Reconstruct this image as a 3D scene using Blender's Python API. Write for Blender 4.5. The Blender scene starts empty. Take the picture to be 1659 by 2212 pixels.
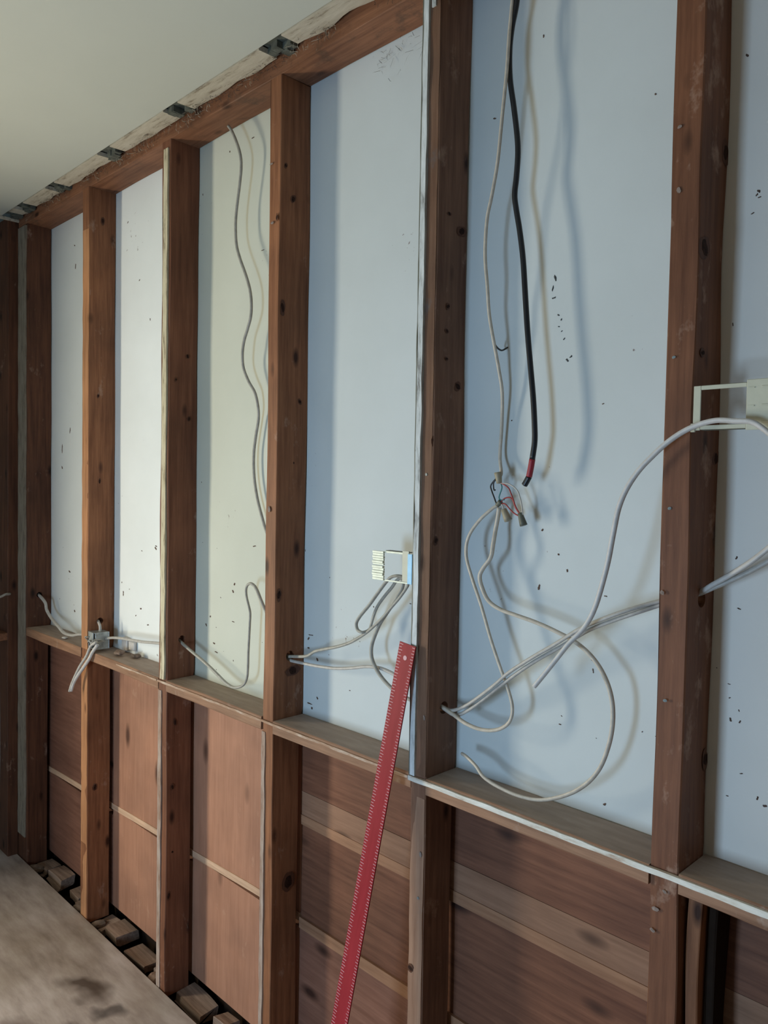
import bpy, bmesh, math, random
from mathutils import Vector, Matrix, noise
random.seed(7)

# ------------------------------------------------------------------ camera
scene = bpy.context.scene
C = scene.collection
cam_d = bpy.data.cameras.new('camera'); cam = bpy.data.objects.new('camera', cam_d); C.objects.link(cam)
yaw, pit, rol = 0.77619, 0.036345, 0.01758
F = Vector((-math.cos(yaw)*math.cos(pit), math.sin(yaw)*math.cos(pit), -math.sin(pit)))
R0 = F.cross(Vector((0, 0, 1))).normalized(); U0 = R0.cross(F)
Rv = R0*math.cos(rol)+U0*math.sin(rol); Uv = -R0*math.sin(rol)+U0*math.cos(rol)
cam.matrix_world = Matrix(((Rv.x, Uv.x, -F.x, .5896), (Rv.y, Uv.y, -F.y, -1.2158), (Rv.z, Uv.z, -F.z, 1.6), (0, 0, 0, 1)))
cam_d.sensor_fit = 'VERTICAL'; cam_d.sensor_height = 24; cam_d.lens = 1701.24*24/2212
cam_d.clip_start = .02
scene.camera = cam

# ------------------------------------------------------------------ world, lights, exposure
w = bpy.data.worlds.new('sky'); scene.world = w; w.use_nodes = True
w.node_tree.nodes['Background'].inputs[0].default_value = (.62, .78, 1, 1)
w.node_tree.nodes['Background'].inputs[1].default_value = 1.0
def area(name, loc, rot, sx, sy, col, e):
    l = bpy.data.lights.new(name, 'AREA'); l.shape = 'RECTANGLE'; l.size = sx; l.size_y = sy; l.color = col; l.energy = e
    o = bpy.data.objects.new(name, l); C.objects.link(o); o.location = loc; o.rotation_euler = rot; return o
# warm daylight through the narrow window of the end wall (points along +x)
area('end_window_daylight', (-2.98, -1.58, 1.14), (0, math.radians(-90), math.radians(33)), 1.20, .46, (1, .93, .74), 66)
# blue sky light through the window of the opposite wall (points along +y)
area('opposite_window_daylight', (-.55, -2.46, .84), (math.radians(90), 0, 0), .44, .80, (.46, .71, 1), 28.5)
scene.view_settings.view_transform = 'Standard'; scene.view_settings.look = 'None'
scene.view_settings.exposure = 0.13; scene.view_settings.gamma = 1
scene.view_settings.use_curve_mapping = False

# ------------------------------------------------------------------ materials
def newmat(name):
    m = bpy.data.materials.new(name); m.use_nodes = True
    nt = m.node_tree; b = nt.nodes['Principled BSDF']; return m, nt, b
def N(nt, t, **kw):
    n = nt.nodes.new(t)
    for k, v in kw.items(): setattr(n, k, v)
    return n
def ramp(nt, src, stops):
    r = N(nt, 'ShaderNodeValToRGB'); cr = r.color_ramp
    while len(cr.elements) < len(stops): cr.elements.new(.5)
    for e, (p, c) in zip(cr.elements, stops): e.position = p; e.color = (*c, 1) if len(c) == 3 else c
    nt.links.new(src, r.inputs[0]); return r.outputs[0]
def mapping(nt, scale, coord='Object'):
    tc = N(nt, 'ShaderNodeTexCoord'); mp = N(nt, 'ShaderNodeMapping'); mp.inputs['Scale'].default_value = scale
    nt.links.new(tc.outputs[coord], mp.inputs[0]); return mp.outputs[0]
def nz(nt, vec, scale, detail=4, rough=.55):
    n = N(nt, 'ShaderNodeTexNoise'); n.inputs['Scale'].default_value = scale; n.inputs['Detail'].default_value = detail
    n.inputs['Roughness'].default_value = rough; nt.links.new(vec, n.inputs['Vector']); return n.outputs['Fac']
def mix(nt, fac, a, b, mode='MIX'):
    m = N(nt, 'ShaderNodeMix', data_type='RGBA', blend_type=mode)
    if isinstance(fac, float): m.inputs[0].default_value = fac
    else: nt.links.new(fac, m.inputs[0])
    for i, v in ((6, a), (7, b)):
        if isinstance(v, tuple): m.inputs[i].default_value = (*v, 1)
        else: nt.links.new(v, m.inputs[i])
    return m.outputs[2]
def bump(nt, b, h, s=.3, d=.004):
    bm_ = N(nt, 'ShaderNodeBump'); bm_.inputs['Strength'].default_value = s; bm_.inputs['Distance'].default_value = d
    nt.links.new(h, bm_.inputs['Height']); nt.links.new(bm_.outputs[0], b.inputs['Normal'])
def wood(name, dark, light, axis='z', smear=(.45, .30, .22), smear_amt=.62, knots=True, rough=.6, kn=1.25, tone=1.0):
    """planed old softwood: long grain, slow colour drift, knots, pale plaster smears"""
    m, nt, b = newmat(name)
    g = {'z': (28, 28, 1.6), 'x': (1.6, 28, 28), 'y': (28, 1.6, 28)}[axis]
    k = {'z': (11, 11, 4.6), 'x': (4.6, 11, 11), 'y': (11, 4.6, 11)}[axis]
    grain = nz(nt, mapping(nt, g), 3.0, 6, .65)
    c = ramp(nt, grain, [(.28, dark), (.72, light)])
    drift = ramp(nt, nz(nt, mapping(nt, (2.2, 2.2, 2.2)), 1.7, 3), [(.3, (.72, .70, .70)), (.7, (1.15, 1.1, 1.05))])
    c = mix(nt, 1.0, c, drift, 'MULTIPLY')
    if knots:
        v = N(nt, 'ShaderNodeTexVoronoi'); v.inputs['Scale'].default_value = kn
        v.inputs['Randomness'].default_value = 1
        nt.links.new(mapping(nt, k), v.inputs['Vector'])
        kf = ramp(nt, v.outputs['Distance'], [(.06, (1, 1, 1)), (.17, (0, 0, 0))])
        c = mix(nt, kf, c, (dark[0]*.28, dark[1]*.25, dark[2]*.25))
    sm = ramp(nt, nz(nt, mapping(nt, (14, 14, 9)), 1.0, 5, .7), [(smear_amt, (0, 0, 0)), (smear_amt+.14, (.6, .6, .6))])
    c = mix(nt, sm, c, smear)
    nt.links.new(c, b.inputs['Base Color']); b.inputs['Roughness'].default_value = rough
    b.inputs['Specular IOR Level'].default_value = .25
    bump(nt, b, grain, .25, .003)
    return m
def panel_mat(name, col, speck=(.12, .05, .03), sp=.80):
    """flat painted board with brown specks and faint staining"""
    m, nt, b = newmat(name)
    vec = mapping(nt, (1, 1, 1))
    st = ramp(nt, nz(nt, vec, 2.3, 4), [(.3, (.93, .93, .92)), (.7, (1.03, 1.03, 1.03))])
    c = mix(nt, 1.0, col, st, 'MULTIPLY')
    s1 = nz(nt, vec, 62, 3, .6); s2 = nz(nt, vec, 3.1, 2, .5)
    mm = N(nt, 'ShaderNodeMath', operation='MULTIPLY'); nt.links.new(s1, mm.inputs[0]); nt.links.new(s2, mm.inputs[1])
    fs = ramp(nt, mm.outputs[0], [(sp*.55, (0, 0, 0)), (sp*.55+.03, (.7, .7, .7))])
    c = mix(nt, fs, c, speck)
    nt.links.new(c, b.inputs['Base Color']); b.inputs['Roughness'].default_value = .7
    b.inputs['Specular IOR Level'].default_value = .2
    bump(nt, b, nz(nt, vec, 90, 3), .12, .002)
    return m
def plain(name, col, rough=.5, metal=0.0, var=.12, scale=40, spec=.4):
    m, nt, b = newmat(name)
    n = ramp(nt, nz(nt, mapping(nt, (1, 1, 1)), scale, 3), [(.3, tuple(x*(1-var) for x in col)), (.7, tuple(min(1, x*(1+var)) for x in col))])
    nt.links.new(n, b.inputs['Base Color']); b.inputs['Roughness'].default_value = rough; b.inputs['Metallic'].default_value = metal
    b.inputs['Specular IOR Level'].default_value = spec
    return m
def streaky(name, cols, axis='z', rough=.75):
    """ragged plaster / paper edge, colour broken along its length"""
    m, nt, b = newmat(name)
    s = {'z': (60, 60, 12), 'x': (12, 60, 60)}[axis]
    n = nz(nt, mapping(nt, s), 1.0, 6, .7)
    c = ramp(nt, n, [(.30, cols[0]), (.45, cols[1]), (.7, cols[2])])
    nt.links.new(c, b.inputs['Base Color']); b.inputs['Roughness'].default_value = rough
    bump(nt, b, n, .5, .003); return m

M = {}
M['stud_a'] = wood('redwood_stud', (.125, .046, .024), (.235, .10, .054))
M['stud_b'] = wood('orange_stud', (.16, .060, .027), (.34, .150, .072))
M['stud_c'] = wood('brown_stud', (.115, .044, .022), (.22, .094, .048), smear_amt=.58)
M['stud_e'] = wood('two_tone_stud', (.13, .06, .037), (.27, .145, .09), smear_amt=.6)
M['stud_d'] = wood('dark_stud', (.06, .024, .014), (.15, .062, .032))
M['plate'] = wood('plate_wood', (.14, .058, .030), (.30, .14, .075), axis='x', smear=(.07, .045, .03), smear_amt=.55)
M['ledge'] = wood('ledge_wood', (.20, .105, .062), (.37, .215, .135), axis='x', smear=(.45, .36, .3), smear_amt=.62)
def dusty(m):
    nt = m.node_tree; b = nt.nodes['Principled BSDF']; src = b.inputs['Base Color'].links[0].from_socket
    g = N(nt, 'ShaderNodeNewGeometry'); sp = N(nt, 'ShaderNodeSeparateXYZ'); nt.links.new(g.outputs['True Normal'], sp.inputs[0])
    f = ramp(nt, sp.outputs['Z'], [(.85, (0, 0, 0)), (.95, (.8, .8, .8))])
    d = ramp(nt, nz(nt, mapping(nt, (5, 25, 5)), 2, 5), [(.3, (.31, .245, .195)), (.7, (.44, .355, .29))])
    nt.links.new(mix(nt, f, src, d), b.inputs['Base Color'])
dusty(M['ledge'])
M['ply_a'] = wood('orange_panel', (.33, .165, .105), (.42, .22, .145), axis='z', smear=(.5, .3, .2), kn=.7)
M['ply_b'] = wood('red_brown_board', (.12, .048, .028), (.225, .100, .058), axis='x', smear=(.3, .2, .14), kn=.8, smear_amt=.7)
M['ply_c'] = wood('light_board', (.21, .11, .066), (.32, .18, .115), axis='x', smear=(.4, .28, .2), kn=.8, smear_amt=.7)
M['ply_d'] = wood('dark_red_board', (.155, .068, .045), (.24, .118, .082), axis='x', smear=(.3, .2, .14), kn=.8, smear_amt=.7)
M['lap'] = wood('raw_lap_edge', (.42, .27, .18), (.68, .48, .34), axis='x', smear=(.2, .12, .08), knots=False, smear_amt=.7)
M['lap_d'] = wood('raw_lap_edge_brown', (.25, .125, .07), (.38, .21, .125), axis='x', knots=False, smear_amt=.75)
M['white'] = panel_mat('white_panel', (.84, .87, .86))
M['cool'] = panel_mat('cool_white_panel', (.59, .63, .63))
M['pale'] = panel_mat('light_offset_panel', (.85, .79, .715))  # base warmed and lightened to offset the blue window light
M['cream'] = panel_mat('cream_panel', (.60, .61, .52))
M['grey'] = panel_mat('grey_white_panel', (.72, .74, .72))
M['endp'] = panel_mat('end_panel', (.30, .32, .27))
M['gyp'] = streaky('plaster_edge', [(.16, .15, .14), (.52, .54, .53), (.72, .75, .75)])
M['gypc'] = streaky('cream_plaster_edge', [(.16, .11, .06), (.52, .45, .30), (.66, .60, .43)])
M['gypd'] = streaky('dull_corner_edge', [(.10, .08, .06), (.22, .18, .13), (.30, .26, .20)])
M['gypl'] = streaky('dull_paint_edge', [(.20, .10, .06), (.32, .22, .165), (.44, .36, .31)])
M['edge'] = wood('lit_orange_front', (.34, .15, .065), (.56, .29, .145), smear_amt=.75)  # lighter wood puts the window light on the front face into the colour
M['edge2'] = wood('lit_brown_front', (.25, .135, .085), (.40, .245, .165), smear=(.25, .24, .24), smear_amt=.62)  # brown raised so the front face looks lit beside its dark side
M['gypx'] = streaky('plaster_line', [(.36, .22, .14), (.62, .58, .50), (.80, .78, .72)], axis='x')
M['gypf'] = streaky('faint_plaster_line', [(.30, .16, .09), (.36, .22, .14), (.62, .52, .43)], axis='x')
M['ceil'] = plain('ceiling_paint', (.53, .53, .46), .8, var=.02, scale=3, spec=.15)
M['ceilstrip'] = streaky('torn_ceiling_paper', [(.18, .13, .08), (.48, .42, .32), (.60, .54, .43)], axis='x')
M['joist'] = plain('grey_lath', (.10, .105, .085), .8, var=.4, scale=60)
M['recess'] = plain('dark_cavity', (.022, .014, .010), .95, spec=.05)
M['cable'] = plain('grey_cable_sheath', (.46, .43, .39), .45, var=.12, scale=90)
M['cable_w'] = plain('white_cable_sheath', (.55, .52, .49), .4, var=.08, scale=90)
M['cable_y'] = plain('cream_cable_sheath', (.52, .46, .38), .45, var=.12, scale=90)
M['cable_g'] = plain('dull_grey_cable_sheath', (.36, .34, .29), .5, var=.15, scale=90)
M['black'] = plain('black_rubber', (.012, .014, .018), .35)
M['redtape'] = plain('red_tape', (.30, .022, .035), .4)
M['w_green'] = plain('green_insulation', (.05, .20, .20), .4)
M['w_red'] = plain('red_insulation', (.30, .03, .03), .4)
M['nut'] = plain('beige_connector', (.30, .26, .18), .5)
M['nutd'] = plain('dark_connector', (.12, .12, .09), .5)
M['plastic'] = plain('cream_plastic', (.52, .51, .40), .4, var=.06)
M['plastic_l'] = plain('pale_yellow_plastic', (.80, .82, .66), .35, var=.12, scale=70)
M['plastic_b'] = plain('blue_reflection_tab', (.34, .66, .92), .3, var=.1, scale=60)  # the blue is a reflection on the tab, put into its base colour
M['metal'] = plain('galvanised_steel', (.40, .43, .43), .4, .7, var=.3, scale=60)
M['speck'] = plain('dark_speck', (.11, .065, .045), .8)
M['tar'] = plain('black_glue', (.05, .055, .055), .7)
M['tick'] = plain('white_tick_print', (.62, .34, .36), .5)
M['rubble'] = plain('mortar_crumbs', (.16, .115, .085), .9, var=.4, scale=50)
M['debris'] = wood('broken_wood', (.13, .085, .062), (.36, .27, .215), axis='x', knots=False)
M['steel'] = plain('nail_steel', (.22, .24, .24), .5, .4)
M['fluff'] = plain('torn_paper_fibres', (.30, .26, .20), .9)

def red_metal():
    m, nt, b = newmat('red_anodised_metal')
    n = nz(nt, mapping(nt, (20, 20, 3)), 2, 3)
    nt.links.new(ramp(nt, n, [(.3, (.26, .015, .022)), (.7, (.33, .024, .033))]), b.inputs['Base Color'])
    b.inputs['Roughness'].default_value = .45; b.inputs['Metallic'].default_value = 0; b.inputs['Specular IOR Level'].default_value = .15; return m
M['red'] = red_metal()
def floor_mat():
    m, nt, b = newmat('worn_subfloor')
    vec = mapping(nt, (1, 1, 1))
    g = nz(nt, mapping(nt, (2.2, 9, 1)), 2.6, 6, .62)
    c = ramp(nt, g, [(.25, (.27, .22, .19)), (.5, (.42, .355, .315)), (.75, (.55, .49, .45))])
    blot = ramp(nt, nz(nt, vec, 2.6, 3), [(.35, (.72, .68, .62)), (.65, (1.15, 1.15, 1.18))])
    c = mix(nt, 1.0, c, blot, 'MULTIPLY')
    # two old dark stains in the boards, where they are on this floor
    tc = N(nt, 'ShaderNodeTexCoord')
    wob = N(nt, 'ShaderNodeTexNoise'); wob.inputs['Scale'].default_value = 9; nt.links.new(tc.outputs['Object'], wob.inputs['Vector'])
    add = N(nt, 'ShaderNodeVectorMath', operation='MULTIPLY_ADD'); add.inputs[1].default_value = (.16, .16, 0)
    nt.links.new(wob.outputs['Color'], add.inputs[0]); nt.links.new(tc.outputs['Object'], add.inputs[2])
    for (sx, sy, rx, ry, col, amt) in STAINS:
        mp = N(nt, 'ShaderNodeMapping', vector_type='TEXTURE'); mp.inputs['Location'].default_value = (sx+.08, sy+.08, 0)
        mp.inputs['Scale'].default_value = (rx, ry, 50); mp.inputs['Rotation'].default_value = (0, 0, .35)
        nt.links.new(add.outputs[0], mp.inputs[0])
        ln = N(nt, 'ShaderNodeVectorMath', operation='LENGTH'); nt.links.new(mp.outputs[0], ln.inputs[0])
        f = ramp(nt, ln.outputs['Value'], [(.35, (amt,)*3), (1.0, (0, 0, 0))])
        c = mix(nt, f, c, col)
    nt.links.new(c, b.inputs['Base Color']); b.inputs['Roughness'].default_value = .55
    bump(nt, b, g, .3, .003); return m
STAINS = [(-1.78, -.175, .12, .055, (.05, .028, .018), .85), (-1.62, -.17, .07, .035, (.035, .03, .03), .7),
          (-1.60, -.27, .06, .035, (.07, .05, .045), .7), (-1.72, -.42, .10, .05, (.09, .05, .04), .6)]
M['floor'] = floor_mat()

# routes measured in metres: x along the wall, y depth, z height
PATHS = {
 'hang_left': [(-1.3593,0.05,2.6082),(-1.3431,0.05,2.5902),(-1.3162,0.05,2.5488),(-1.2974,0.05,2.5088),(-1.2926,0.05,2.473),(-1.2985,0.05,2.4314),(-1.3079,0.05,2.3875),(-1.3159,0.05,2.3429),(-1.3167,0.05,2.3023),(-1.3107,0.05,2.2603),(-1.2918,0.05,2.2188),(-1.2654,0.05,2.1736),(-1.2445,0.05,2.1299),(-1.2362,0.05,2.0914),(-1.238,0.05,2.0545),(-1.2524,0.05,2.022),(-1.2695,0.05,1.9894),(-1.2764,0.05,1.9537),(-1.2794,0.056,1.9168),(-1.2619,0.062,1.878),(-1.2396,0.068,1.845),(-1.2323,0.074,1.8044),(-1.2391,0.08,1.7702),(-1.2493,0.08,1.7297),(-1.2585,0.08,1.6829),(-1.2586,0.08,1.6357),(-1.2516,0.08,1.5915),(-1.2381,0.08,1.5476),(-1.2198,0.08,1.5071),(-1.1993,0.08,1.4673),(-1.1818,0.08,1.445)],
 'thin': [(-0.356,0.04,2.5886),(-0.36,0.04,2.5379),(-0.3629,0.036,2.4717),(-0.3643,0.033,2.4052),(-0.3729,0.033,2.3198),(-0.3817,0.033,2.2333),(-0.3947,0.033,2.1694),(-0.405,0.033,2.1265),(-0.4102,0.036,2.06),(-0.4057,0.04,1.9959),(-0.4057,0.048,1.9421),(-0.3979,0.055,1.8867),(-0.392,0.066,1.8319),(-0.3879,0.073,1.7858),(-0.3925,0.08,1.7211),(-0.3954,0.08,1.66),(-0.3849,0.072,1.6268),(-0.3828,0.065,1.6173)],
 'black': [(-0.3512,0.045,2.5975),(-0.3527,0.045,2.537),(-0.3634,0.045,2.4887),(-0.3677,0.045,2.4463),(-0.3651,0.045,2.3922),(-0.3546,0.045,2.3357),(-0.3453,0.045,2.2798),(-0.3421,0.045,2.2436),(-0.3441,0.045,2.2),(-0.3475,0.045,2.1655),(-0.3434,0.045,2.1379),(-0.3333,0.045,2.0913),(-0.3241,0.045,2.0365),(-0.3167,0.045,1.9645),(-0.3092,0.045,1.8929),(-0.301,0.045,1.8302),(-0.2928,0.045,1.7679),(-0.288,0.045,1.7147),(-0.2871,0.045,1.6838),(-0.2915,0.045,1.6512)],
 'black_tape': [(-0.2915,0.045,1.6512),(-0.2942,0.045,1.6353),(-0.298,0.045,1.6175)],
 'black_tip': [(-0.298,0.045,1.6175),(-0.3041,0.045,1.6076),(-0.3083,0.045,1.6013)],
 'droop_from_post': [(-0.5565,0.055,1.13),(-0.5106,0.049,1.1236),(-0.4767,0.04,1.1199),(-0.4345,0.035,1.109),(-0.392,0.035,1.1056),(-0.3515,0.035,1.1153),(-0.3246,0.036,1.1362),(-0.3183,0.037,1.1649),(-0.3293,0.037,1.1992),(-0.3509,0.037,1.2411),(-0.3754,0.037,1.2928),(-0.4006,0.037,1.3548),(-0.4261,0.037,1.4087),(-0.4432,0.037,1.4548),(-0.439,0.038,1.4931),(-0.4154,0.042,1.5274),(-0.3904,0.05,1.5517),(-0.3794,0.055,1.5595)],
 'big_loop': [(-0.3753,0.055,1.5553),(-0.3784,0.055,1.5339),(-0.3835,0.055,1.508),(-0.3827,0.048,1.4827),(-0.3852,0.044,1.455),(-0.4019,0.042,1.4323),(-0.4098,0.041,1.4143),(-0.4026,0.041,1.3914),(-0.3858,0.041,1.3675),(-0.3563,0.041,1.3541),(-0.3176,0.041,1.3474),(-0.273,0.041,1.3403),(-0.2301,0.041,1.3303),(-0.1888,0.041,1.3176),(-0.1575,0.041,1.3005),(-0.1333,0.041,1.2779),(-0.1123,0.035,1.2506),(-0.103,0.035,1.2186),(-0.1019,0.035,1.1813),(-0.1089,0.035,1.1418),(-0.1243,0.035,1.0997),(-0.151,0.035,1.0634),(-0.1898,0.035,1.0324),(-0.2447,0.035,1.0058),(-0.2946,0.03,1.0004),(-0.3458,0.03,1.0042),(-0.3806,0.03,1.0135),(-0.4041,0.035,1.0275),(-0.4377,0.045,1.036),(-0.4549,0.052,1.0357)],
 'long_cut': [(-0.23,-0.02,1.2347),(-0.2115,-0.018,1.2592),(-0.187,-0.016,1.2921),(-0.1631,-0.014,1.3241),(-0.1396,-0.012,1.3499),(-0.1225,-0.014,1.3747),(-0.1099,-0.016,1.4021),(-0.0979,-0.018,1.4398),(-0.0879,-0.02,1.4767),(-0.0818,-0.022,1.5058),(-0.0757,-0.024,1.5345),(-0.069,-0.024,1.5665),(-0.0566,-0.024,1.5966),(-0.0369,-0.024,1.6262),(-0.0139,-0.024,1.65),(0.0103,-0.024,1.6714),(0.0373,-0.024,1.6888),(0.0637,-0.024,1.6992),(0.0894,-0.024,1.7039),(0.1146,-0.024,1.7018),(0.139,-0.024,1.6992),(0.1572,-0.024,1.6878),(0.1811,-0.024,1.6658)],
 'through_a': [(-0.551,0.049,1.1302),(-0.5106,0.049,1.1236),(-0.4811,0.045,1.1229),(-0.4396,0.04,1.1427),(-0.4006,0.036,1.1708),(-0.3514,0.024,1.208),(-0.3186,0.024,1.238),(-0.2617,0.018,1.2776),(-0.2118,0.018,1.311),(-0.1643,0.018,1.3444),(-0.1188,0.018,1.369),(-0.0786,0.024,1.3882),(-0.0459,0.042,1.4024),(-0.0231,0.049,1.4108)],
 'through_b': [(-0.5495,0.052,1.1238),(-0.5092,0.052,1.1204),(-0.4707,0.048,1.1148),(-0.4304,0.044,1.1372),(-0.3934,0.042,1.1665),(-0.339,0.03,1.2095),(-0.2673,0.0265,1.2648),(-0.2023,0.0265,1.308),(-0.1506,0.0265,1.3437),(-0.1057,0.0265,1.3666),(-0.0645,0.03,1.3854),(-0.0389,0.045,1.3975),(-0.0207,0.051,1.4062)],
 'right_a': [(0.0134,0.049,1.425),(0.0372,0.047,1.4303),(0.0644,0.04,1.4478),(0.0942,0.035,1.4673),(0.1229,0.03,1.4881),(0.1435,0.03,1.5064),(0.1636,0.03,1.5263)],
 'right_b': [(0.0117,0.053,1.4233),(0.0355,0.051,1.4285),(0.0648,0.045,1.4434),(0.0906,0.045,1.4571),(0.1177,0.045,1.4733),(0.1429,0.045,1.4901),(0.1643,0.045,1.5061)],
 'brk_loops': [(-1.1154,0.05,1.1465),(-1.06,0.05,1.1408),(-1.0244,0.05,1.145),(-0.9603,0.04,1.1584),(-0.9273,0.04,1.176),(-0.8844,0.04,1.1893),(-0.8428,0.04,1.2013),(-0.7976,0.04,1.2186),(-0.7588,0.04,1.2396),(-0.7329,0.04,1.2566),(-0.7076,0.04,1.2765),(-0.6851,0.04,1.2957),(-0.6631,0.04,1.3177),(-0.6372,0.04,1.343),(-0.6161,0.04,1.3672),(-0.61,0.04,1.3787),(-0.6131,0.034,1.3912),(-0.6326,0.034,1.3946),(-0.6545,0.034,1.3903),(-0.672,0.034,1.3775),(-0.6986,0.034,1.3491),(-0.728,0.034,1.3166),(-0.7583,0.034,1.2866),(-0.77,0.034,1.2685),(-0.7648,0.034,1.2543),(-0.7478,0.034,1.2512),(-0.7435,0.05,1.2555),(-0.7366,0.05,1.268),(-0.7278,0.05,1.2922),(-0.7143,0.05,1.3168),(-0.6919,0.05,1.3421),(-0.6698,0.05,1.3638),(-0.6568,0.05,1.3794),(-0.6416,0.05,1.3889),(-0.6306,0.05,1.3868)],
 'brk_down': [(-0.6323,0.045,1.387),(-0.6318,0.045,1.3682),(-0.6551,0.045,1.3341),(-0.6812,0.045,1.3021),(-0.7012,0.045,1.2768),(-0.7168,0.045,1.2486),(-0.7278,0.045,1.2208),(-0.7272,0.045,1.1947),(-0.7125,0.045,1.1711),(-0.6912,0.045,1.1523),(-0.6635,0.045,1.1367),(-0.6366,0.045,1.1278),(-0.6103,0.045,1.1222),(-0.5846,0.045,1.1198),(-0.5637,0.045,1.1211)],
 'brk_low': [(-1.118,0.052,1.142),(-1.0655,0.052,1.1351),(-1.0423,0.055,1.1301),(-0.9897,0.055,1.132),(-0.9336,0.055,1.1348),(-0.8691,0.055,1.1412),(-0.8076,0.055,1.153),(-0.7586,0.055,1.1652),(-0.7159,0.055,1.1706),(-0.6789,0.055,1.1676),(-0.6472,0.055,1.1606),(-0.6162,0.055,1.1491),(-0.5859,0.055,1.1333),(-0.5667,0.055,1.1218)],
 'loop23': [(-1.6574,0.05,1.0999),(-1.6124,0.05,1.0975),(-1.5727,0.05,1.0855),(-1.517,0.05,1.0699),(-1.4671,0.05,1.0562),(-1.4186,0.05,1.0408),(-1.3792,0.05,1.0265),(-1.3445,0.05,1.0139),(-1.3107,0.05,1.0079),(-1.2814,0.05,1.0126),(-1.2528,0.05,1.0256),(-1.2372,0.05,1.0471),(-1.2326,0.05,1.0787),(-1.2316,0.05,1.1198),(-1.2289,0.05,1.161),(-1.2262,0.05,1.2022),(-1.2251,0.05,1.2328),(-1.2343,0.05,1.2561),(-1.2435,0.05,1.2774),(-1.2456,0.05,1.2955),(-1.2388,0.05,1.3095),(-1.2232,0.05,1.3152),(-1.2058,0.05,1.31),(-1.1918,0.05,1.2974),(-1.1779,0.05,1.279),(-1.1606,0.05,1.2571),(-1.1402,0.05,1.236)],
 'far_cable': [(-2.8638,0.05,1.1071),(-2.7785,0.05,1.1149),(-2.7257,0.05,1.1051),(-2.6741,0.05,1.0851),(-2.6595,0.05,1.0582),(-2.6092,0.05,1.0306),(-2.5023,0.035,1.0135),(-2.4487,0.035,0.9966),(-2.3708,0.035,0.999),(-2.3205,0.035,1.0103),(-2.2472,0.035,1.0213)],
 'box_right': [(-2.1758,0.04,1.0135),(-2.1188,0.04,1.0233),(-2.0525,0.04,1.0375),(-1.9885,0.04,1.0464),(-1.9062,0.04,1.0528),(-1.8273,0.04,1.0589),(-1.7518,0.04,1.0676),(-1.6793,0.04,1.0758),(-1.6269,0.04,1.0842)],
 'box_up': [(-2.2464,0.045,1.0776),(-2.1875,0.045,1.083),(-2.1292,0.03,1.0775),(-2.1222,0.03,1.0583),(-2.1367,0.03,1.0309),(-2.1537,0.03,1.0182)],
 'box_hang_a': [(-2.07,-0.008,1.0261),(-2.1014,-0.014,1.007),(-2.1218,-0.02,0.9697),(-2.1599,-0.026,0.9288),(-2.1812,-0.032,0.8956),(-2.2027,-0.038,0.857),(-2.2087,-0.044,0.8289)],
 'box_hang_b': [(-2.0675,-0.004,1.0161),(-2.0932,-0.01,0.988),(-2.1079,-0.016,0.9615),(-2.1399,-0.022,0.9268),(-2.1668,-0.028,0.8977),(-2.1941,-0.034,0.8631),(-2.2037,-0.04,0.8307)],
 'nut_a': [(-0.3806,0.055,1.6259),(-0.3763,0.055,1.6042)],
 'nut_b': [(-0.364,0.055,1.5522),(-0.3519,0.055,1.531)],
 'nut_c': [(-0.3243,0.055,1.5465),(-0.315,0.055,1.5228)],
 'nut_d': [(-0.3805,0.055,1.5597),(-0.3717,0.055,1.5679)],
 'wire_black': [(-0.3821,0.055,1.6157),(-0.3919,0.055,1.6069),(-0.398,0.055,1.598),(-0.394,0.055,1.5864),(-0.3882,0.055,1.5748),(-0.3824,0.055,1.5632),(-0.3769,0.055,1.5598)],
 'wire_black_b': [(-0.3856,0.055,1.6113),(-0.3909,0.055,1.604),(-0.3896,0.055,1.5908),(-0.3859,0.055,1.5909)],
 'wire_green': [(-0.3727,0.055,1.6042),(-0.3698,0.055,1.5955),(-0.3739,0.055,1.5839),(-0.3764,0.055,1.5751),(-0.3718,0.055,1.5708),(-0.3628,0.055,1.5718)],
 'wire_red': [(-0.3746,0.055,1.6056),(-0.3637,0.055,1.6014),(-0.3528,0.055,1.5944),(-0.3472,0.055,1.5844),(-0.3416,0.055,1.5731),(-0.336,0.055,1.5604),(-0.3305,0.055,1.552),(-0.3216,0.055,1.5424)],
 'wire_red_b': [(-0.3734,0.055,1.565),(-0.3629,0.055,1.574),(-0.3505,0.055,1.5764),(-0.3424,0.055,1.5716),(-0.3359,0.055,1.5575),(-0.3269,0.055,1.5464),(-0.3198,0.055,1.5396)],
 'wire_red_c': [(-0.3716,0.055,1.5636),(-0.3608,0.055,1.5632),(-0.3499,0.055,1.5542),(-0.3391,0.055,1.546),(-0.3285,0.055,1.5414),(-0.3216,0.055,1.541)],
 'wire_white': [(-0.3727,0.055,1.6042),(-0.353,0.055,1.603),(-0.3334,0.055,1.5919),(-0.3242,0.055,1.5736),(-0.3194,0.055,1.5552),(-0.3182,0.055,1.5425)],
 'wire_white_b': [(-0.3734,0.055,1.5635),(-0.3679,0.055,1.5608),(-0.364,0.055,1.5522),(-0.3621,0.055,1.5479)],
 'clip': [(-0.399,0.058,1.8854),(-0.4037,0.075,1.8789),(-0.4006,0.085,1.8752),(-0.3951,0.093,1.8803),(-0.3932,0.095,1.8823)],
 'endwall_cable': [(-2.8,-0.1376,1.1205),(-2.8,-0.1022,1.1079),(-2.81,-0.0774,1.1065),(-2.82,-0.0558,1.113),(-2.836,-0.032,1.1111)],
}
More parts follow.
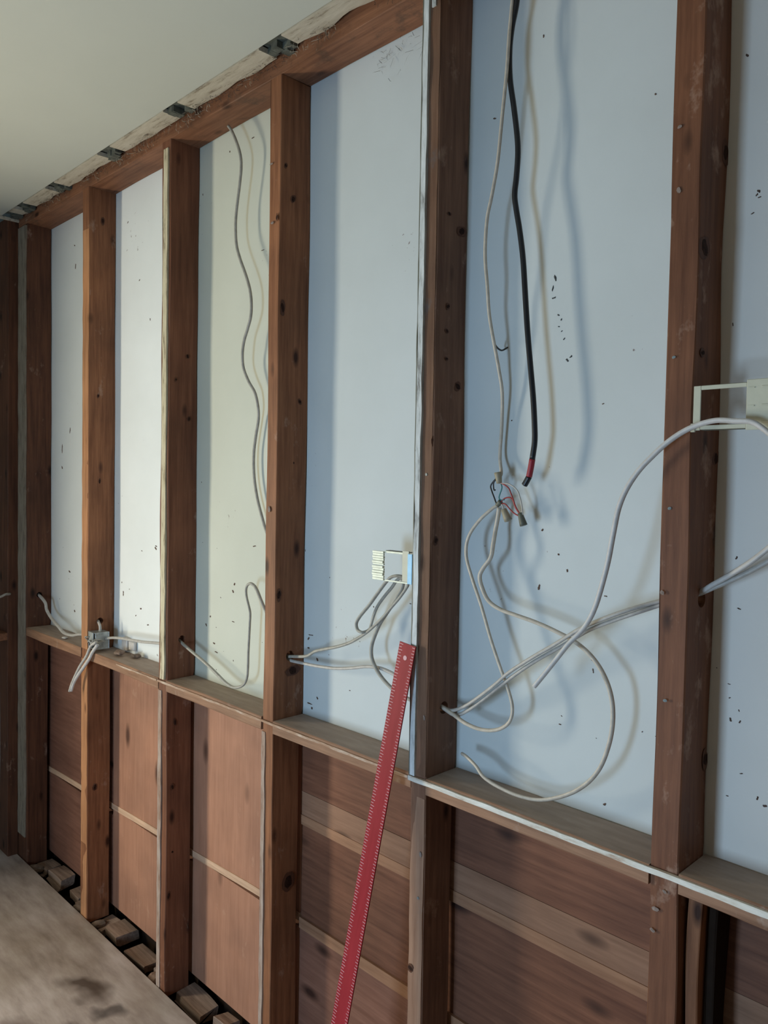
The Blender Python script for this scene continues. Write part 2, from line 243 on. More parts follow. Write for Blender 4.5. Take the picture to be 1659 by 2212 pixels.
SPECKS = [(-0.2854, 2.0042, 0.0041, 0.0079), (-0.2901, 1.9854, 0.0029, 0.0069), (-0.2874, 1.9663, 0.0069, 0.003), (-0.2759, 1.9317, 0.004, 0.002), (-0.2742, 1.9092, 0.0029, 0.0019), (-0.2676, 1.8995, 0.0034, 0.0014), (-0.262, 1.8838, 0.0034, 0.0029), (-0.2535, 1.8423, 0.0056, 0.0039), (-0.2456, 1.8485, 0.0051, 0.0024), (-0.2693, 1.9219, 0.0023, 0.0039), (0.0924, 2.0765, 0.0031, 0.004), (0.0942, 2.0666, 0.0031, 0.002), (0.0897, 2.0714, 0.0024, 0.0032), (0.0842, 2.0434, 0.0036, 0.002), (0.0671, 2.2985, 0.0036, 0.0037), (-0.0884, 2.2891, 0.0038, 0.0022), (-0.4425, 2.3578, 0.0053, 0.0026), (-0.326, 2.4797, 0.0036, 0.003), (0.0586, 1.8701, 0.0017, 0.0033), (-0.2414, 1.438, 0.0051, 0.003), (-0.262, 1.4677, 0.0057, 0.002), (-0.3007, 1.5133, 0.0053, 0.0025), (-0.305, 1.3998, 0.0053, 0.006), (-0.158, 1.3983, 0.0042, 0.0024), (0.0772, 1.4885, 0.0032, 0.0034), (0.0736, 1.2562, 0.0029, 0.0016), (0.0892, 1.2381, 0.002, 0.0021), (0.0763, 1.2206, 0.0041, 0.0034), (0.0913, 1.2202, 0.0032, 0.0025), (0.1229, 1.1031, 0.0031, 0.0033), (0.1346, 1.0939, 0.0039, 0.0033), (0.0963, 1.1358, 0.0036, 0.0017), (0.0721, 1.279, 0.0029, 0.0013), (-0.1479, 1.01, 0.0062, 0.0029), (0.0753, 1.0926, 0.0025, 0.0017), (-0.1802, 1.2735, 0.0064, 0.0019), (-0.1796, 1.2543, 0.0032, 0.0048), (-0.3811, 1.7329, 0.0038, 0.0015), (-1.016, 1.1965, 0.0126, 0.0027), (-1.0249, 1.1606, 0.0053, 0.0054), (-0.9879, 1.1361, 0.0083, 0.004), (-1.0177, 1.0136, 0.0127, 0.0034), (-1.0078, 1.0034, 0.0084, 0.0034), (-1.0254, 1.1852, 0.0074, 0.0047), (-0.9856, 1.0352, 0.0062, 0.004), (-1.2763, 1.4135, 0.01, 0.0029), (-1.382, 1.2712, 0.0107, 0.0045), (-1.3751, 1.294, 0.0079, 0.0038), (-1.3061, 2.574, 0.0075, 0.0029), (-1.4233, 2.5684, 0.0067, 0.003), (-1.2527, 2.2478, 0.0085, 0.0021), (-1.4822, 1.1005, 0.0128, 0.0031), (-1.4688, 1.0756, 0.0113, 0.0031), (-1.5045, 1.1803, 0.0086, 0.0031), (-1.5278, 1.1512, 0.0073, 0.0048), (-1.3803, 1.1817, 0.008, 0.003), (-1.5694, 2.4794, 0.0044, 0.0031), (-1.8487, 1.3659, 0.0087, 0.006), (-1.9505, 1.1482, 0.0074, 0.0062), (-2.0833, 1.1868, 0.0079, 0.0083), (-1.9464, 1.3508, 0.0055, 0.0026), (-2.0946, 1.2259, 0.0059, 0.0037), (-1.8999, 1.0986, 0.009, 0.0035), (-1.9875, 1.119, 0.0057, 0.0036), (-1.8457, 1.3739, 0.0104, 0.0026), (-1.9755, 2.2872, 0.0055, 0.0043), (-2.0637, 2.5043, 0.0057, 0.0045), (-1.898, 2.1418, 0.0053, 0.0043), (-2.55, 1.7891, 0.0074, 0.0142), (-2.6266, 1.7166, 0.0076, 0.0207), (-2.5503, 1.2223, 0.0147, 0.0052), (-2.5002, 1.0694, 0.012, 0.0051), (-2.5115, 2.5136, 0.0071, 0.004), (-2.5022, 2.4308, 0.0072, 0.0099), (-2.6262, 1.6413, 0.0076, 0.0083)]
KNOTS = [(3, 's', 0.0545, 0.5373, 0.0187, 0.0303, 'k'), (3, 's', 0.0604, 1.1032, 0.0217, 0.0148, 'k'), (3, 's', 0.0414, 2.3241, 0.0089, 0.0105, 'k'), (3, 's', 0.0165, 2.401, 0.0058, 0.0069, 'k'), (3, 's', 0.012, 2.0427, 0.0088, 0.0187, 'k'), (3, 's', 0.0543, 1.6491, 0.0091, 0.0108, 'k'), (3, 's', 0.0714, 1.8091, 0.0061, 0.0084, 'k'), (3, 's', 0.1016, 1.417, 0.0047, 0.0062, 'k'), (3, 's', 0.0119, 1.3073, 0.0089, 0.0157, 'k'), (4, 's', 0.0134, 1.5692, 0.0073, 0.0058, 'k'), (4, 's', 0.0146, 1.482, 0.0087, 0.0088, 'k'), (4, 's', 0.0742, 1.8089, 0.0122, 0.0098, 'k'), (4, 's', 0.0772, 2.1361, 0.0137, 0.0115, 'k'), (4, 's', 0.0376, 1.9719, 0.0073, 0.0067, 'k'), (4, 's', 0.0363, 1.9208, 0.0059, 0.0048, 'k'), (4, 's', 0.0366, 1.8631, 0.0059, 0.0038, 'k'), (4, 's', 0.0361, 2.1627, 0.0073, 0.0047, 'k'), (4, 's', 0.0068, 1.6923, 0.013, 0.0153, 'k'), (4, 's', 0.0565, 1.6065, 0.0075, 0.0088, 'k'), (5, 's', 0.0202, 1.9805, 0.0186, 0.0213, 'k'), (5, 's', 0.0867, 2.148, 0.0144, 0.0189, 'k'), (5, 's', 0.0257, 1.8164, 0.0102, 0.0065, 'k'), (5, 's', 0.0878, 1.651, 0.0128, 0.0137, 'k'), (5, 's', 0.0847, 1.1481, 0.0111, 0.0176, 'k'), (2, 's', 0.0677, 1.7892, 0.0065, 0.0086, 'k'), (2, 's', 0.061, 1.9813, 0.0064, 0.0085, 'k'), (2, 's', 0.0219, 1.906, 0.0047, 0.0056, 'k'), (2, 's', 0.022, 0.437, 0.0097, 0.0118, 'k'), (2, 's', 0.0202, 0.6429, 0.0064, 0.0117, 'k'), (2, 's', 0.0281, 0.8455, 0.0064, 0.0117, 'k'), (2, 's', 0.0104, 0.301, 0.008, 0.0133, 'k'), (1, 's', 0.0336, 1.8954, 0.0051, 0.0083, 'k'), (1, 's', 0.0479, 2.5163, 0.0086, 0.013, 'k'), (1, 's', 0.0402, 1.5889, 0.0052, 0.01, 'k'), (1, 's', 0.0278, 0.4764, 0.0087, 0.0154, 'k'), (5, 'f', 0.0058, 2.1714, 0.0053, 0.0051, 'g'), (5, 'f', 0.0075, 2.072, 0.0061, 0.0073, 'g'), (5, 'f', 0.0075, 1.8093, 0.0046, 0.0044, 'b'), (5, 'f', 0.0083, 1.568, 0.0046, 0.0045, 'b'), (5, 'f', 0.0105, 1.2565, 0.0054, 0.0045, 'b'), (5, 'f', 0.0197, 0.9451, 0.0062, 0.0045, 'g'), (5, 'f', 0.0048, 0.9107, 0.0095, 0.0069, 'g'), (5, 'f', 0.0012, 0.8734, 0.0071, 0.0054, 'g'), (5, 'f', 0.0002, 1.431, 0.0055, 0.0068, 'g'), (4, 'f', -0.5179, 0.8161, 0.0053, 0.0119, 'g'), (4, 'f', -0.5411, 0.5597, 0.0095, 0.0091, 'k'), (4, 'f', -0.515, 1.1093, 0.0039, 0.0088, 'g'), (3, 'f', -1.0787, 2.4091, 0.0099, 0.0047, 'g'), (3, 'f', -1.0716, 2.2593, 0.0099, 0.007, 'g'), (3, 'f', -1.0522, 2.2689, 0.0058, 0.0093, 'k'), (3, 'f', -1.0704, 1.528, 0.008, 0.0144, 'g')]

# ------------------------------------------------------------------ mesh helpers
def link(name, bm, mat, parent=None, smooth=False):
    me = bpy.data.meshes.new(name); bmesh.ops.recalc_face_normals(bm, faces=bm.faces[:]); bm.to_mesh(me); bm.free()
    me.materials.append(mat); o = bpy.data.objects.new(name, me); C.objects.link(o)
    if parent: o.parent = parent
    if smooth:
        for p in me.polygons: p.use_smooth = True
    return o
def empty(name, loc=(0, 0, 0)):
    o = bpy.data.objects.new(name, None); C.objects.link(o); o.location = (0, 0, 0); o.empty_display_size = .1; return o
def tag(o, label=None, cat=None, group=None, kind=None):
    if label: o['label'] = label
    if cat: o['category'] = cat
    if group: o['group'] = group
    if kind: o['kind'] = kind
    return o
def bx(bm, a, b, bev=0.0):
    a = Vector(a); b = Vector(b); c = (a+b)/2; s = b-a
    r = bmesh.ops.create_cube(bm, size=1, matrix=Matrix.Translation(c) @ Matrix.Diagonal((abs(s.x), abs(s.y), abs(s.z), 1)))
    if bev:
        es = list({e for v in r['verts'] for e in v.link_edges})
        bmesh.ops.bevel(bm, geom=es, offset=bev, segments=1, affect='EDGES')
def rough_bar(a, b, axis, n=14, amp=.0015, bev=.0018, seed=0):
    """a sawn bar along one axis, cut into n stations that wander slightly, arrises eased"""
    a = Vector(a); b = Vector(b); bm = bmesh.new()
    ax = 'xyz'.index(axis); o1, o2 = [i for i in range(3) if i != ax]
    prof = []
    e = bev
    for (u, v) in ((a[o1]+e, a[o2]), (b[o1]-e, a[o2]), (b[o1], a[o2]+e), (b[o1], b[o2]-e), (b[o1]-e, b[o2]), (a[o1]+e, b[o2]), (a[o1], b[o2]-e), (a[o1], a[o2]+e)):
        prof.append((u, v))
    rings = []
    for i in range(n+1):
        t = a[ax]+(b[ax]-a[ax])*i/n; ring = []
        for j, (u, v) in enumerate(prof):
            q = Vector((u*9+seed*3.1, v*9+j*.07, t*3.3+seed))
            d = amp*noise.noise(q)*2; d2 = amp*noise.noise(q+Vector((5, 9, 2)))*2
            co = [0, 0, 0]; co[ax] = t; co[o1] = u+d; co[o2] = v+d2
            ring.append(bm.verts.new(co))
        rings.append(ring)
    for r1, r2 in zip(rings, rings[1:]):
        for j in range(8): bm.faces.new((r1[j], r1[(j+1) % 8], r2[(j+1) % 8], r2[j]))
    bm.faces.new(rings[0][::-1]); bm.faces.new(rings[-1])
    return bm
def catmull(pts, sub=5):
    P = [Vector(p) for p in pts]; P = [P[0]*2-P[1]]+P+[P[-1]*2-P[-2]]; out = []
    for i in range(1, len(P)-2):
        p0, p1, p2, p3 = P[i-1:i+3]
        for k in range(sub):
            t = k/sub
            out.append(.5*((2*p1)+(p2-p0)*t+(2*p0-5*p1+4*p2-p3)*t*t+(3*p1-p0-3*p2+p3)*t**3))
    out.append(P[-2]); return out
def tube_bm(pts, r, seg=8, sub=5, flat=1.0, bm=None, radii=None):
    bm = bm or bmesh.new(); Q = catmull(pts, sub); n = len(Q); rings = []
    nrm = None
    for i, p in enumerate(Q):
        t = (Q[min(i+1, n-1)]-Q[max(i-1, 0)]).normalized()
        if nrm is None: nrm = t.orthogonal().normalized()
        nrm = (nrm-t*nrm.dot(t)).normalized(); bn = t.cross(nrm)
        rr = r if radii is None else radii[0]+(radii[1]-radii[0])*i/(n-1)
        rings.append([bm.verts.new(p+(nrm*math.cos(2*math.pi*j/seg)+bn*math.sin(2*math.pi*j/seg)*flat)*rr) for j in range(seg)])
    for a, b in zip(rings, rings[1:]):
        for j in range(seg): bm.faces.new((a[j], a[(j+1) % seg], b[(j+1) % seg], b[j]))
    bm.faces.new(rings[0][::-1]); bm.faces.new(rings[-1]); return bm
def cable(name, pts, r, mat, label, group=None, parent=None, cat='cable', flat=.8):
    o = link(name, tube_bm(pts, r, flat=flat), mat, parent, smooth=True)
    if not parent: tag(o, label, cat, group)
    return o
def drill(o, holes):
    """real bored holes along x through an upright"""
    for (y, z, r) in holes:
        bm = bmesh.new()
        bmesh.ops.create_cone(bm, cap_ends=True, segments=20, radius1=r, radius2=r, depth=.6,
            matrix=Matrix.Translation((o['cx'], y, z)) @ Matrix.Rotation(math.pi/2, 4, 'Y'))
        c = link('cutter', bm, M['recess']); md = o.modifiers.new('b', 'BOOLEAN'); md.object = c; md.operation = 'DIFFERENCE'; md.solver = 'EXACT'
        dg = bpy.context.evaluated_depsgraph_get(); me = bpy.data.meshes.new_from_object(o.evaluated_get(dg))
        o.modifiers.clear(); o.data = me; bpy.data.objects.remove(c, do_unlink=True)

D = .098            # depth of the framing
ZC = 2.66           # ceiling
ZP = 2.626          # underside of the top plate
ZL = .982; ZLB = .948   # ledge top and underside
XE = -2.832         # face of the end wall
YB = -2.4; XR = 2.2

# ------------------------------------------------------------------ floor, ceiling and the plain walls
floor = tag(empty('floor'), kind='structure')
for i, (x0, x1) in enumerate([(XE-.12, -.42), (-.416, 2.2)]):
    for j, (y0, y1) in enumerate([(-1.216, -.004), (YB, -1.22)]):
        bm = bmesh.new(); bx(bm, (x0, y0, -.02), (x1, y1, 0), .002); link('subfloor_panel', bm, M['floor'], floor)
ceiling = tag(empty('ceiling'), kind='structure')
bm = bmesh.new(); bx(bm, (XE-.01, YB, ZC), (XR, -.068, ZC+.013), .0015); link('ceiling_board', bm, M['ceil'], ceiling)
bm = bmesh.new(); bx(bm, (XE-.2, YB-.2, ZC+.10), (XR+.2, .25, ZC+.12)); link('ceiling_deck', bm, M['recess'], ceiling)
def slab_with_hole(name, axis, at, th, lo, hi, zlo, zhi, h, mat, parent):
    bm = bmesh.new()
    def q(u0, u1, z0, z1):
        if u1 <= u0 or z1 <= z0: return
        if axis == 'x': bx(bm, (at, u0, z0), (at+th, u1, z1))
        else: bx(bm, (u0, at, z0), (u1, at+th, z1))
    q(lo, h[0], zlo, zhi); q(h[1], hi, zlo, zhi); q(h[0], h[1], zlo, h[2]); q(h[0], h[1], h[3], zhi)
    return link(name, bm, mat, parent)
M['paint'] = plain('room_paint', (.26, .24, .21), .8, var=.03, scale=3)
wall_back = slab_with_hole('wall_back', 'y', YB-.12, .12, XE-.1, XR+.1, -.1, ZC+.1, (-.84, -.26, .38, 1.30), M['paint'], None)
tag(wall_back, kind='structure')
bm = bmesh.new(); bx(bm, (XR, YB, -.1), (XR+.12, .1, ZC+.1)); tag(link('wall_right', bm, M['paint']), kind='structure')
wd = plain('window_paint', (.6, .6, .56), .5)
def window(name, axis, c, u0, u1, z0, z1, d0, d1):
    wnd = tag(empty(name), kind='structure')
    t = .035
    for (a, b, e, f) in ((u0, u0+t, z0, z1), (u1-t, u1, z0, z1), (u0, u1, z0, z0+t), (u0, u1, z1-t, z1)):
        bm = bmesh.new()
        if axis == 'x': bx(bm, (d0, a, e), (d1, b, f), .002)
        else: bx(bm, (a, d0, e), (b, d1, f), .002)
        link('window_frame', bm, wd, wnd)
    return wnd
window('window_1', 'x', 0, -1.80, -1.36, .46, 1.82, XE-.10, XE-.02)
window('window_2', 'y', 0, -.84, -.26, .38, 1.30, YB-.10, YB-.02)

# ------------------------------------------------------------------ end wall (framed, dark, at the far left)
wend = tag(empty('wall_left'), kind='structure')
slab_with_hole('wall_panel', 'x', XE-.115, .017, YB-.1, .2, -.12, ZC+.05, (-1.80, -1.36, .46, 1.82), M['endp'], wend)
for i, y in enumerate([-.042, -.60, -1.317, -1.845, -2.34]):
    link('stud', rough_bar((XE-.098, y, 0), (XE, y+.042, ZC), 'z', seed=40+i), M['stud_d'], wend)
ys = [-.042, -.60, -1.317, -1.845, -2.34]
for i in range(len(ys)-1):
    if i == 2: continue
    link('blocking', rough_bar((XE-.098, ys[i+1]+.043, .918), (XE-.001, ys[i]-.001, .948), 'y', seed=60+i), M['ledge' if i else 'plate'], wend)
link('sole_plate', rough_bar((XE-.098, YB, -.05), (XE, -.043, -.002), 'y', seed=70), M['stud_d'], wend)

# ------------------------------------------------------------------ the framed wall
wall = tag(empty('wall_front'), kind='structure')
PANELS = [(-2.832, -2.175, 'grey'), (-2.173, -1.613, 'white'), (-1.611, -1.063, 'cream'), (-1.061, -.523, 'cool'), (-.521, .022, 'cool'), (.024, .575, 'pale'), (.577, 1.15, 'cream'), (1.152, 2.2, 'white')]
lab = {'pale': 'panel coloured warmer against the blue light', 'grey': 'grey white panel', 'white': 'bright white panel', 'cream': 'greenish cream panel', 'cool': 'cool bluish white panel'}
for x0, x1, k in PANELS:
    bm = bmesh.new(); bx(bm, (x0, D, ZLB+.005), (x1, D+.010, ZC+.05))
    tag(link('wall_panel', bm, M[k], wall), lab[k])
# siding below the ledge: big panels at the far end, lapped boards at the near end
def siding(x0, x1, z0, z1, mat, dz=0.0, y=D, th=.018, name='siding_board', label=None):
    """dz raises the x1 end (boards rise a little towards the near end)"""
    bm = bmesh.new(); n = 10; rows = []
    for i in range(n+1):
        t = i/n; x = x0+(x1-x0)*t; o = dz*t; j = .0012*noise.noise(Vector((x*5, z0*7, 3)))
        rows.append([bm.verts.new(v) for v in ((x, y, z0+o+j), (x, y+th, z0+o+j), (x, y+th, z1+o+j), (x, y, z1+o+j))])
    for a, b in zip(rows, rows[1:]):
        for k in range(4): bm.faces.new((a[k], a[(k+1) % 4], b[(k+1) % 4], b[k]))
    bm.faces.new(rows[0]); bm.faces.new(rows[-1][::-1])
    o = link(name, bm, mat, wall)
    if label: o['label'] = label
    return o
YS = D+.002
for x0, x1, k, e in [(-2.832, -2.16, 'ply_d', 0), (-2.158, -1.60, 'ply_a', .008), (-1.598, -1.05, 'ply_a', .017)]:
    zt = .372+.036*(x0+2.55); zt2 = .372+.036*(x1+2.55)
    siding(x0, x1, zt+.008, .95, M[k], zt2-zt, YS)
    siding(x0, x1, .012, zt-.010, M[k], 0, YS)
    siding(x0, x1, zt-.0115, zt+.0095, M['lap'], zt2-zt, YS-.003, .010, 'lap_strip', 'pale raw wood strip')
X0 = -1.048
z1_, z2_ = .412, .470
def zz(x, z): return z+.036*(x-X0)
for (z0, z1, k) in [(.012, .400, 'ply_d'), (.422, .684, 'ply_b'), (.704, .770, 'ply_c'), (.771, .96, 'ply_b')]:
    sl = 0 if z1 < .41 else (.036*3.2 if z0 < .5 else .01)
    if z0 == .771:
        siding(X0, 2.2, .771, .955, M[k], 0.0, YS)
    else:
        siding(X0, 2.2, z0, z1, M[k], 0.0, YS + (.004 if k == 'ply_b' else 0))
siding(X0, 2.2, .396, .426, M['lap_d'], .0, YS-.003, .010, 'lap_strip', 'pale raw wood strip')
siding(X0, 2.2, .680, .706, M['lap_d'], .0, YS-.002, .010, 'lap_strip', 'pale raw wood strip')
bm = bmesh.new(); bx(bm, (-2.95, D+.03, -.12), (2.2, D+.05, ZC+.12)); link('sheathing_backing', bm, M['recess'], wall)

link('top_plate', rough_bar((XE+.001, .0005, ZP), (2.2, D-.001, ZP+.09), 'x', n=60, amp=.002, seed=5), M['plate'], wall)

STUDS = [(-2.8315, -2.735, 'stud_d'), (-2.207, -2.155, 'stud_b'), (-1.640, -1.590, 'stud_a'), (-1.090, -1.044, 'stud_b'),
         (-.549, -.508, 'stud_e'), (-.006, .041, 'stud_c'), (.545, .59, 'stud_a'), (1.095, 1.14, 'stud_b'), (1.645, 1.69, 'stud_a')]
HOLES = {0: (.049, 1.112), 1: (.045, 1.083), 2: (.050, 1.103), 3: (.052, 1.143), 4: (.052, 1.122), 5: (.051, 1.420)}
studs = []
for i, (x0, x1, k) in enumerate(STUDS):
    bm = rough_bar((x0, 0, -.02), (x1, D-.001, ZP-.001), 'z', n=44, amp=.0022, seed=i)
    for v in bm.verts:                       # the lower part is a little shallower: a dark gap to the siding
        if v.co.y > .06 and v.co.z < ZLB: v.co.y -= .012
    o = link('stud', bm, M[k], wall); o['cx'] = (x0+x1)/2; studs.append(o)
    if i in HOLES: drill(o, [(HOLES[i][0], HOLES[i][1], .0135 if i > 2 else .012)])
    del o['cx']
# ragged plaster and drywall edges still clinging to the studs, plus painted lit front faces
def strip(stud, x0, x1, z0, z1, mat, y=-.004, label=None, seed=0, amp=.0016):
    bm = bmesh.new(); n = int((z1-z0)/.03); rows = []
    for i in range(n+1):
        z = z0+(z1-z0)*i/n; q = Vector((seed*7, 1, z*14)); a = amp*noise.noise(q)*2; b = amp*noise.noise(q+Vector((4, 4, 0)))*2; c = .0015*noise.noise(q+Vector((9, 0, 0)))
        rows.append([bm.verts.new(v) for v in ((x0+a, y+c, z), (x1+b, y+c, z), (x1+b, .0015, z), (x0+a, .0015, z))])
    for a, b in zip(rows, rows[1:]):
        for k in range(4): bm.faces.new((a[k], a[(k+1) % 4], b[(k+1) % 4], b[k]))
    bm.faces.new(rows[0]); bm.faces.new(rows[-1][::-1])
    o = link('plaster_or_lit_strip', bm, mat, stud)
    if label: o['label'] = label
    return o
strip(studs[4], -.5535, -.5505, ZL-.002, 2.63, M['nutd'], -.0065, 'dark edge line', 8, .0008)
strip(studs[4], -.5500, -.5365, ZL-.002, 2.63, M['gyp'], -.007, 'bluish white plaster edge', 1, .001)
strip(studs[4], -.5305, -.520, 2.575, 2.63, M['gyp'], -.004, None, 2)
strip(studs[2], -1.624, -1.600, ZL, 2.60, M['gypc'], -.006, 'cream plaster edge', 3)
strip(studs[0], -2.822, -2.745, .10, 2.62, M['gypd'], -.006, 'cream corner edge', 4)
strip(studs[3], -1.091, -1.076, -.01, ZLB-.004, M['gypl'], -.003, 'pale paint edge', 5, .0015)
strip(studs[2], -1.640, -1.620, -.01, ZLB-.004, M['gypl'], -.003, 'pale paint edge', 6, .0015)
strip(studs[4], -.5355, -.509, ZL+.002, ZP-.002, M['edge2'], -.0015, 'front face painted in its lit brown', 12, .001)
strip(studs[1], -2.206, -2.157, ZL+.002, ZP-.002, M['edge'], -.0015, 'front face painted in its lit orange', 9, .001)
strip(studs[4], -.5355, -.509, ZL+.002, ZP-.002, M['edge2'], -.0015, 'front face painted in its lit brown', 12, .001)
strip(studs[1], -2.206, -2.157, -.015, ZLB-.002, M['edge'], -.0015, 'front face painted in its lit orange', 10, .001)
strip(studs[4], -.548, -.510, -.015, ZLB-.012, M['edge2'], -.0015, 'front face painted in its lit brown', 11, .001)
# splintered short stud sistered beside the stud behind the bracket, below the ledge
bm = rough_bar((.0485, .022, -.02), (.070, D-.006, .940), 'z', n=60, amp=.005, seed=33)
tag(link('sister_stud', bm, M['stud_b'], wall), 'short splintered stud below the ledge')
bm = rough_bar((.0710, .038, -.02), (.083, D-.004, .942), 'z', n=70, amp=.007, seed=35)  # board added in cavity black to draw the dark void here
tag(link('sister_stud', bm, M['recess'], wall), 'black board filling the dark gap beside the splintered stud')

# the ledge: a block between each pair of studs
for i in range(8):
    xa, xb = STUDS[i][1]+.0015, STUDS[i+1][0]-.0015
    b = link('blocking', rough_bar((xa, -.004, ZLB), (xb, D-.001, ZL), 'x', n=18, amp=.0018, seed=20+i), M['ledge'], wall)
def xline(parent, x0, x1, zc, h, mat, seed, y=-.009):
    bm = bmesh.new(); n = int((x1-x0)/.02); rows = []
    for i in range(n+1):
        x = x0+(x1-x0)*i/n; q = Vector((x*16, seed*5, 0)); a = h*.22*noise.noise(q); b = h*.22*noise.noise(q+Vector((0, 0, 6))); c = .0015*noise.noise(q+Vector((0, 9, 0)))
        rows.append([bm.verts.new(v) for v in ((x, y+c, zc-h/2+a), (x, -.002, zc-h/2+a), (x, -.002, zc+h/2+b), (x, y+c, zc+h/2+b))])
    for a, b in zip(rows, rows[1:]):
        for k in range(4): bm.faces.new((a[k], a[(k+1) % 4], b[(k+1) % 4], b[k]))
    bm.faces.new(rows[0]); bm.faces.new(rows[-1][::-1])
    return tag(link('plaster_line', bm, mat, parent), 'ragged pale plaster line along the ledge edge')
xline(wall, -.553, 1.6, ZL-.008, .0095, M['gypx'], 1)
xline(wall, -1.64, -.556, ZL-.009, .006, M['gypf'], 2, -.007)
bm = bmesh.new()
xline(wall, -1.92, -1.645, ZL-.009, .005, M['gypf'], 3, -.007)

# torn ceiling edge: pale remnants between the dark lath ends
JO = [-2.80, -2.66, -2.349, -1.916, -1.485, -1.014, -.55, -.10, .36, .8, 1.25, 1.7]
for k, x in enumerate(JO):
    xa = XE+.002 if k == 0 else x-.035
    bm = bmesh.new(); bx(bm, (xa, -.10, ZC+.014), (x+.045, .02, ZC+.05), .002); link('lath_end', bm, M['joist'], ceiling)
    bm = bmesh.new(); r = random.Random(k)
    for q in range(5):
        cx = x+r.uniform(-.03, .035); cy = r.uniform(-.045, -.01)
        bx(bm, (cx-.012, cy-.010, ZC-.006+r.uniform(0, .006)), (cx+.012, cy+.012, ZC+.013))
    tag(link('plaster_crumb', bm, M['joist'], ceiling), kind='stuff')
for k, (xa, xb) in enumerate(zip(JO, JO[1:])):
    x0, x1 = xa+.045+.01*(k % 2), xb-.035
    if x1-x0 < .04: continue
    bm = bmesh.new(); n = 16; rows = []
    for i in range(n+1):
        x = x0+(x1-x0)*i/n; q = Vector((x*11, k, 0)); a = .012*noise.noise(q); b = .010*noise.noise(q+Vector((0, 4, 0))); c = .0012*noise.noise(q*2)
        rows.append([bm.verts.new(v) for v in ((x, -.066, ZC-.0015+c), (x, -.010+a, ZC-.0005+c), (x, -.010+a, ZC+.012), (x, -.066, ZC+.012))])
    for a, b in zip(rows, rows[1:]):
        for kk in range(4): bm.faces.new((a[kk], a[(kk+1) % 4], b[(kk+1) % 4], b[kk]))
    bm.faces.new(rows[0]); bm.faces.new(rows[-1][::-1])
    tag(link('ceiling_remnant', bm, M['ceilstrip'], ceiling), 'torn pale strip of ceiling board')
def fibres(name, seed, n, x0, x1, ys, zc, zs, Lr, wid, mat):
    bm = bmesh.new(); r = random.Random(seed)
    for i in range(n):
        x = r.uniform(x0, x1); y = r.uniform(*ys); z = zc+r.gauss(0, zs)
        if noise.noise(Vector((x*6, seed, 2))) < -.05: continue
        L = r.uniform(*Lr); a = r.uniform(-1.4, 1.4); d = Vector((math.sin(a), r.uniform(-.6, .2), -math.cos(a)*.8))*L
        p0 = Vector((x, y, z)); sd = Vector((wid, 0, wid*.5)); k1 = Vector((r.uniform(-.2, .2), -.1, r.uniform(-.2, .2)))*L
        vs = [bm.verts.new(p0-sd), bm.verts.new(p0+sd), bm.verts.new(p0+d*.6+sd+k1), bm.verts.new(p0+d*.6-sd+k1), bm.verts.new(p0+d)]
        bm.faces.new(vs[:4]); bm.faces.new((vs[3], vs[2], vs[4]))
    return tag(link(name, bm, M[mat], ceiling), kind='stuff')
M['fluff_d'] = plain('dark_dust_fibres', (.06, .05, .042), .9, spec=.05)
fibres('torn_fibres', 3, 520, -2.7, -.55, (-.03, -.003), ZC-.008, .012, (.008, .035), .0008, 'fluff')
fibres('dark_fibres', 4, 1100, -2.7, -.55, (-.03, -.002), ZC-.010, .010, (.006, .026), .0007, 'fluff_d')
fibres('cobweb', 6, 160, -1.046, -1.015, (.06, .095), 2.585, .025, (.01, .03), .0006, 'fluff_d')
fibres('cobweb', 9, 40, -.80, -.60, (.090, .096), 2.59, .02, (.015, .04), .0004, 'fluff_d')
bm = bmesh.new(); bx(bm, (XE-.002, -.9, ZC-.012), (XE+.010, -.001, ZC-.0005), .001)
tag(link('trim_1', bm, M['ceilstrip']), kind='structure')

# sole plate remains and rubble in the gap between floor and siding
for i in range(8):
    xa, xb = STUDS[i][1]+.004, STUDS[i+1][0]-.004
    r = random.Random(50+i); x = xa
    while x < xb-.03:
        L = r.uniform(.05, .15); x2 = min(x+L, xb)
        z1 = r.uniform(-.022, -.004); y0 = r.uniform(.02, .045)
        link('plate_fragment', rough_bar((x, y0, z1-.03), (x2-.004, D-.001, z1), 'x', n=6, amp=.011, seed=r.random()*90), M['debris'], wall)
        if r.random() < .6:
            bm = bmesh.new(); bmesh.ops.create_icosphere(bm, subdivisions=2, radius=r.uniform(.014, .026), matrix=Matrix.Translation((x+L*.4, r.uniform(.012, .03), -.022)) @ Matrix.Rotation(r.random()*3, 4, 'Z') @ Matrix.Diagonal((1.6, 1, .7, 1)))
            for v in bm.verts: v.co += Vector((.006, .005, .005))*noise.noise(v.co*60)
            link('rubble_piece', bm, M['debris' if r.random() < .5 else 'rubble'], wall)
        x = x2+(r.uniform(.02, .06) if r.random() < .55 else 0)
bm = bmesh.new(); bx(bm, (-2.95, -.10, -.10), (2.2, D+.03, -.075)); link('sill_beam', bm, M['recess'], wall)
bm = bmesh.new(); bx(bm, (XE-.12, YB, -.14), (2.2, -.004, -.0205)); link('subfloor_base', bm, M['recess'], floor)

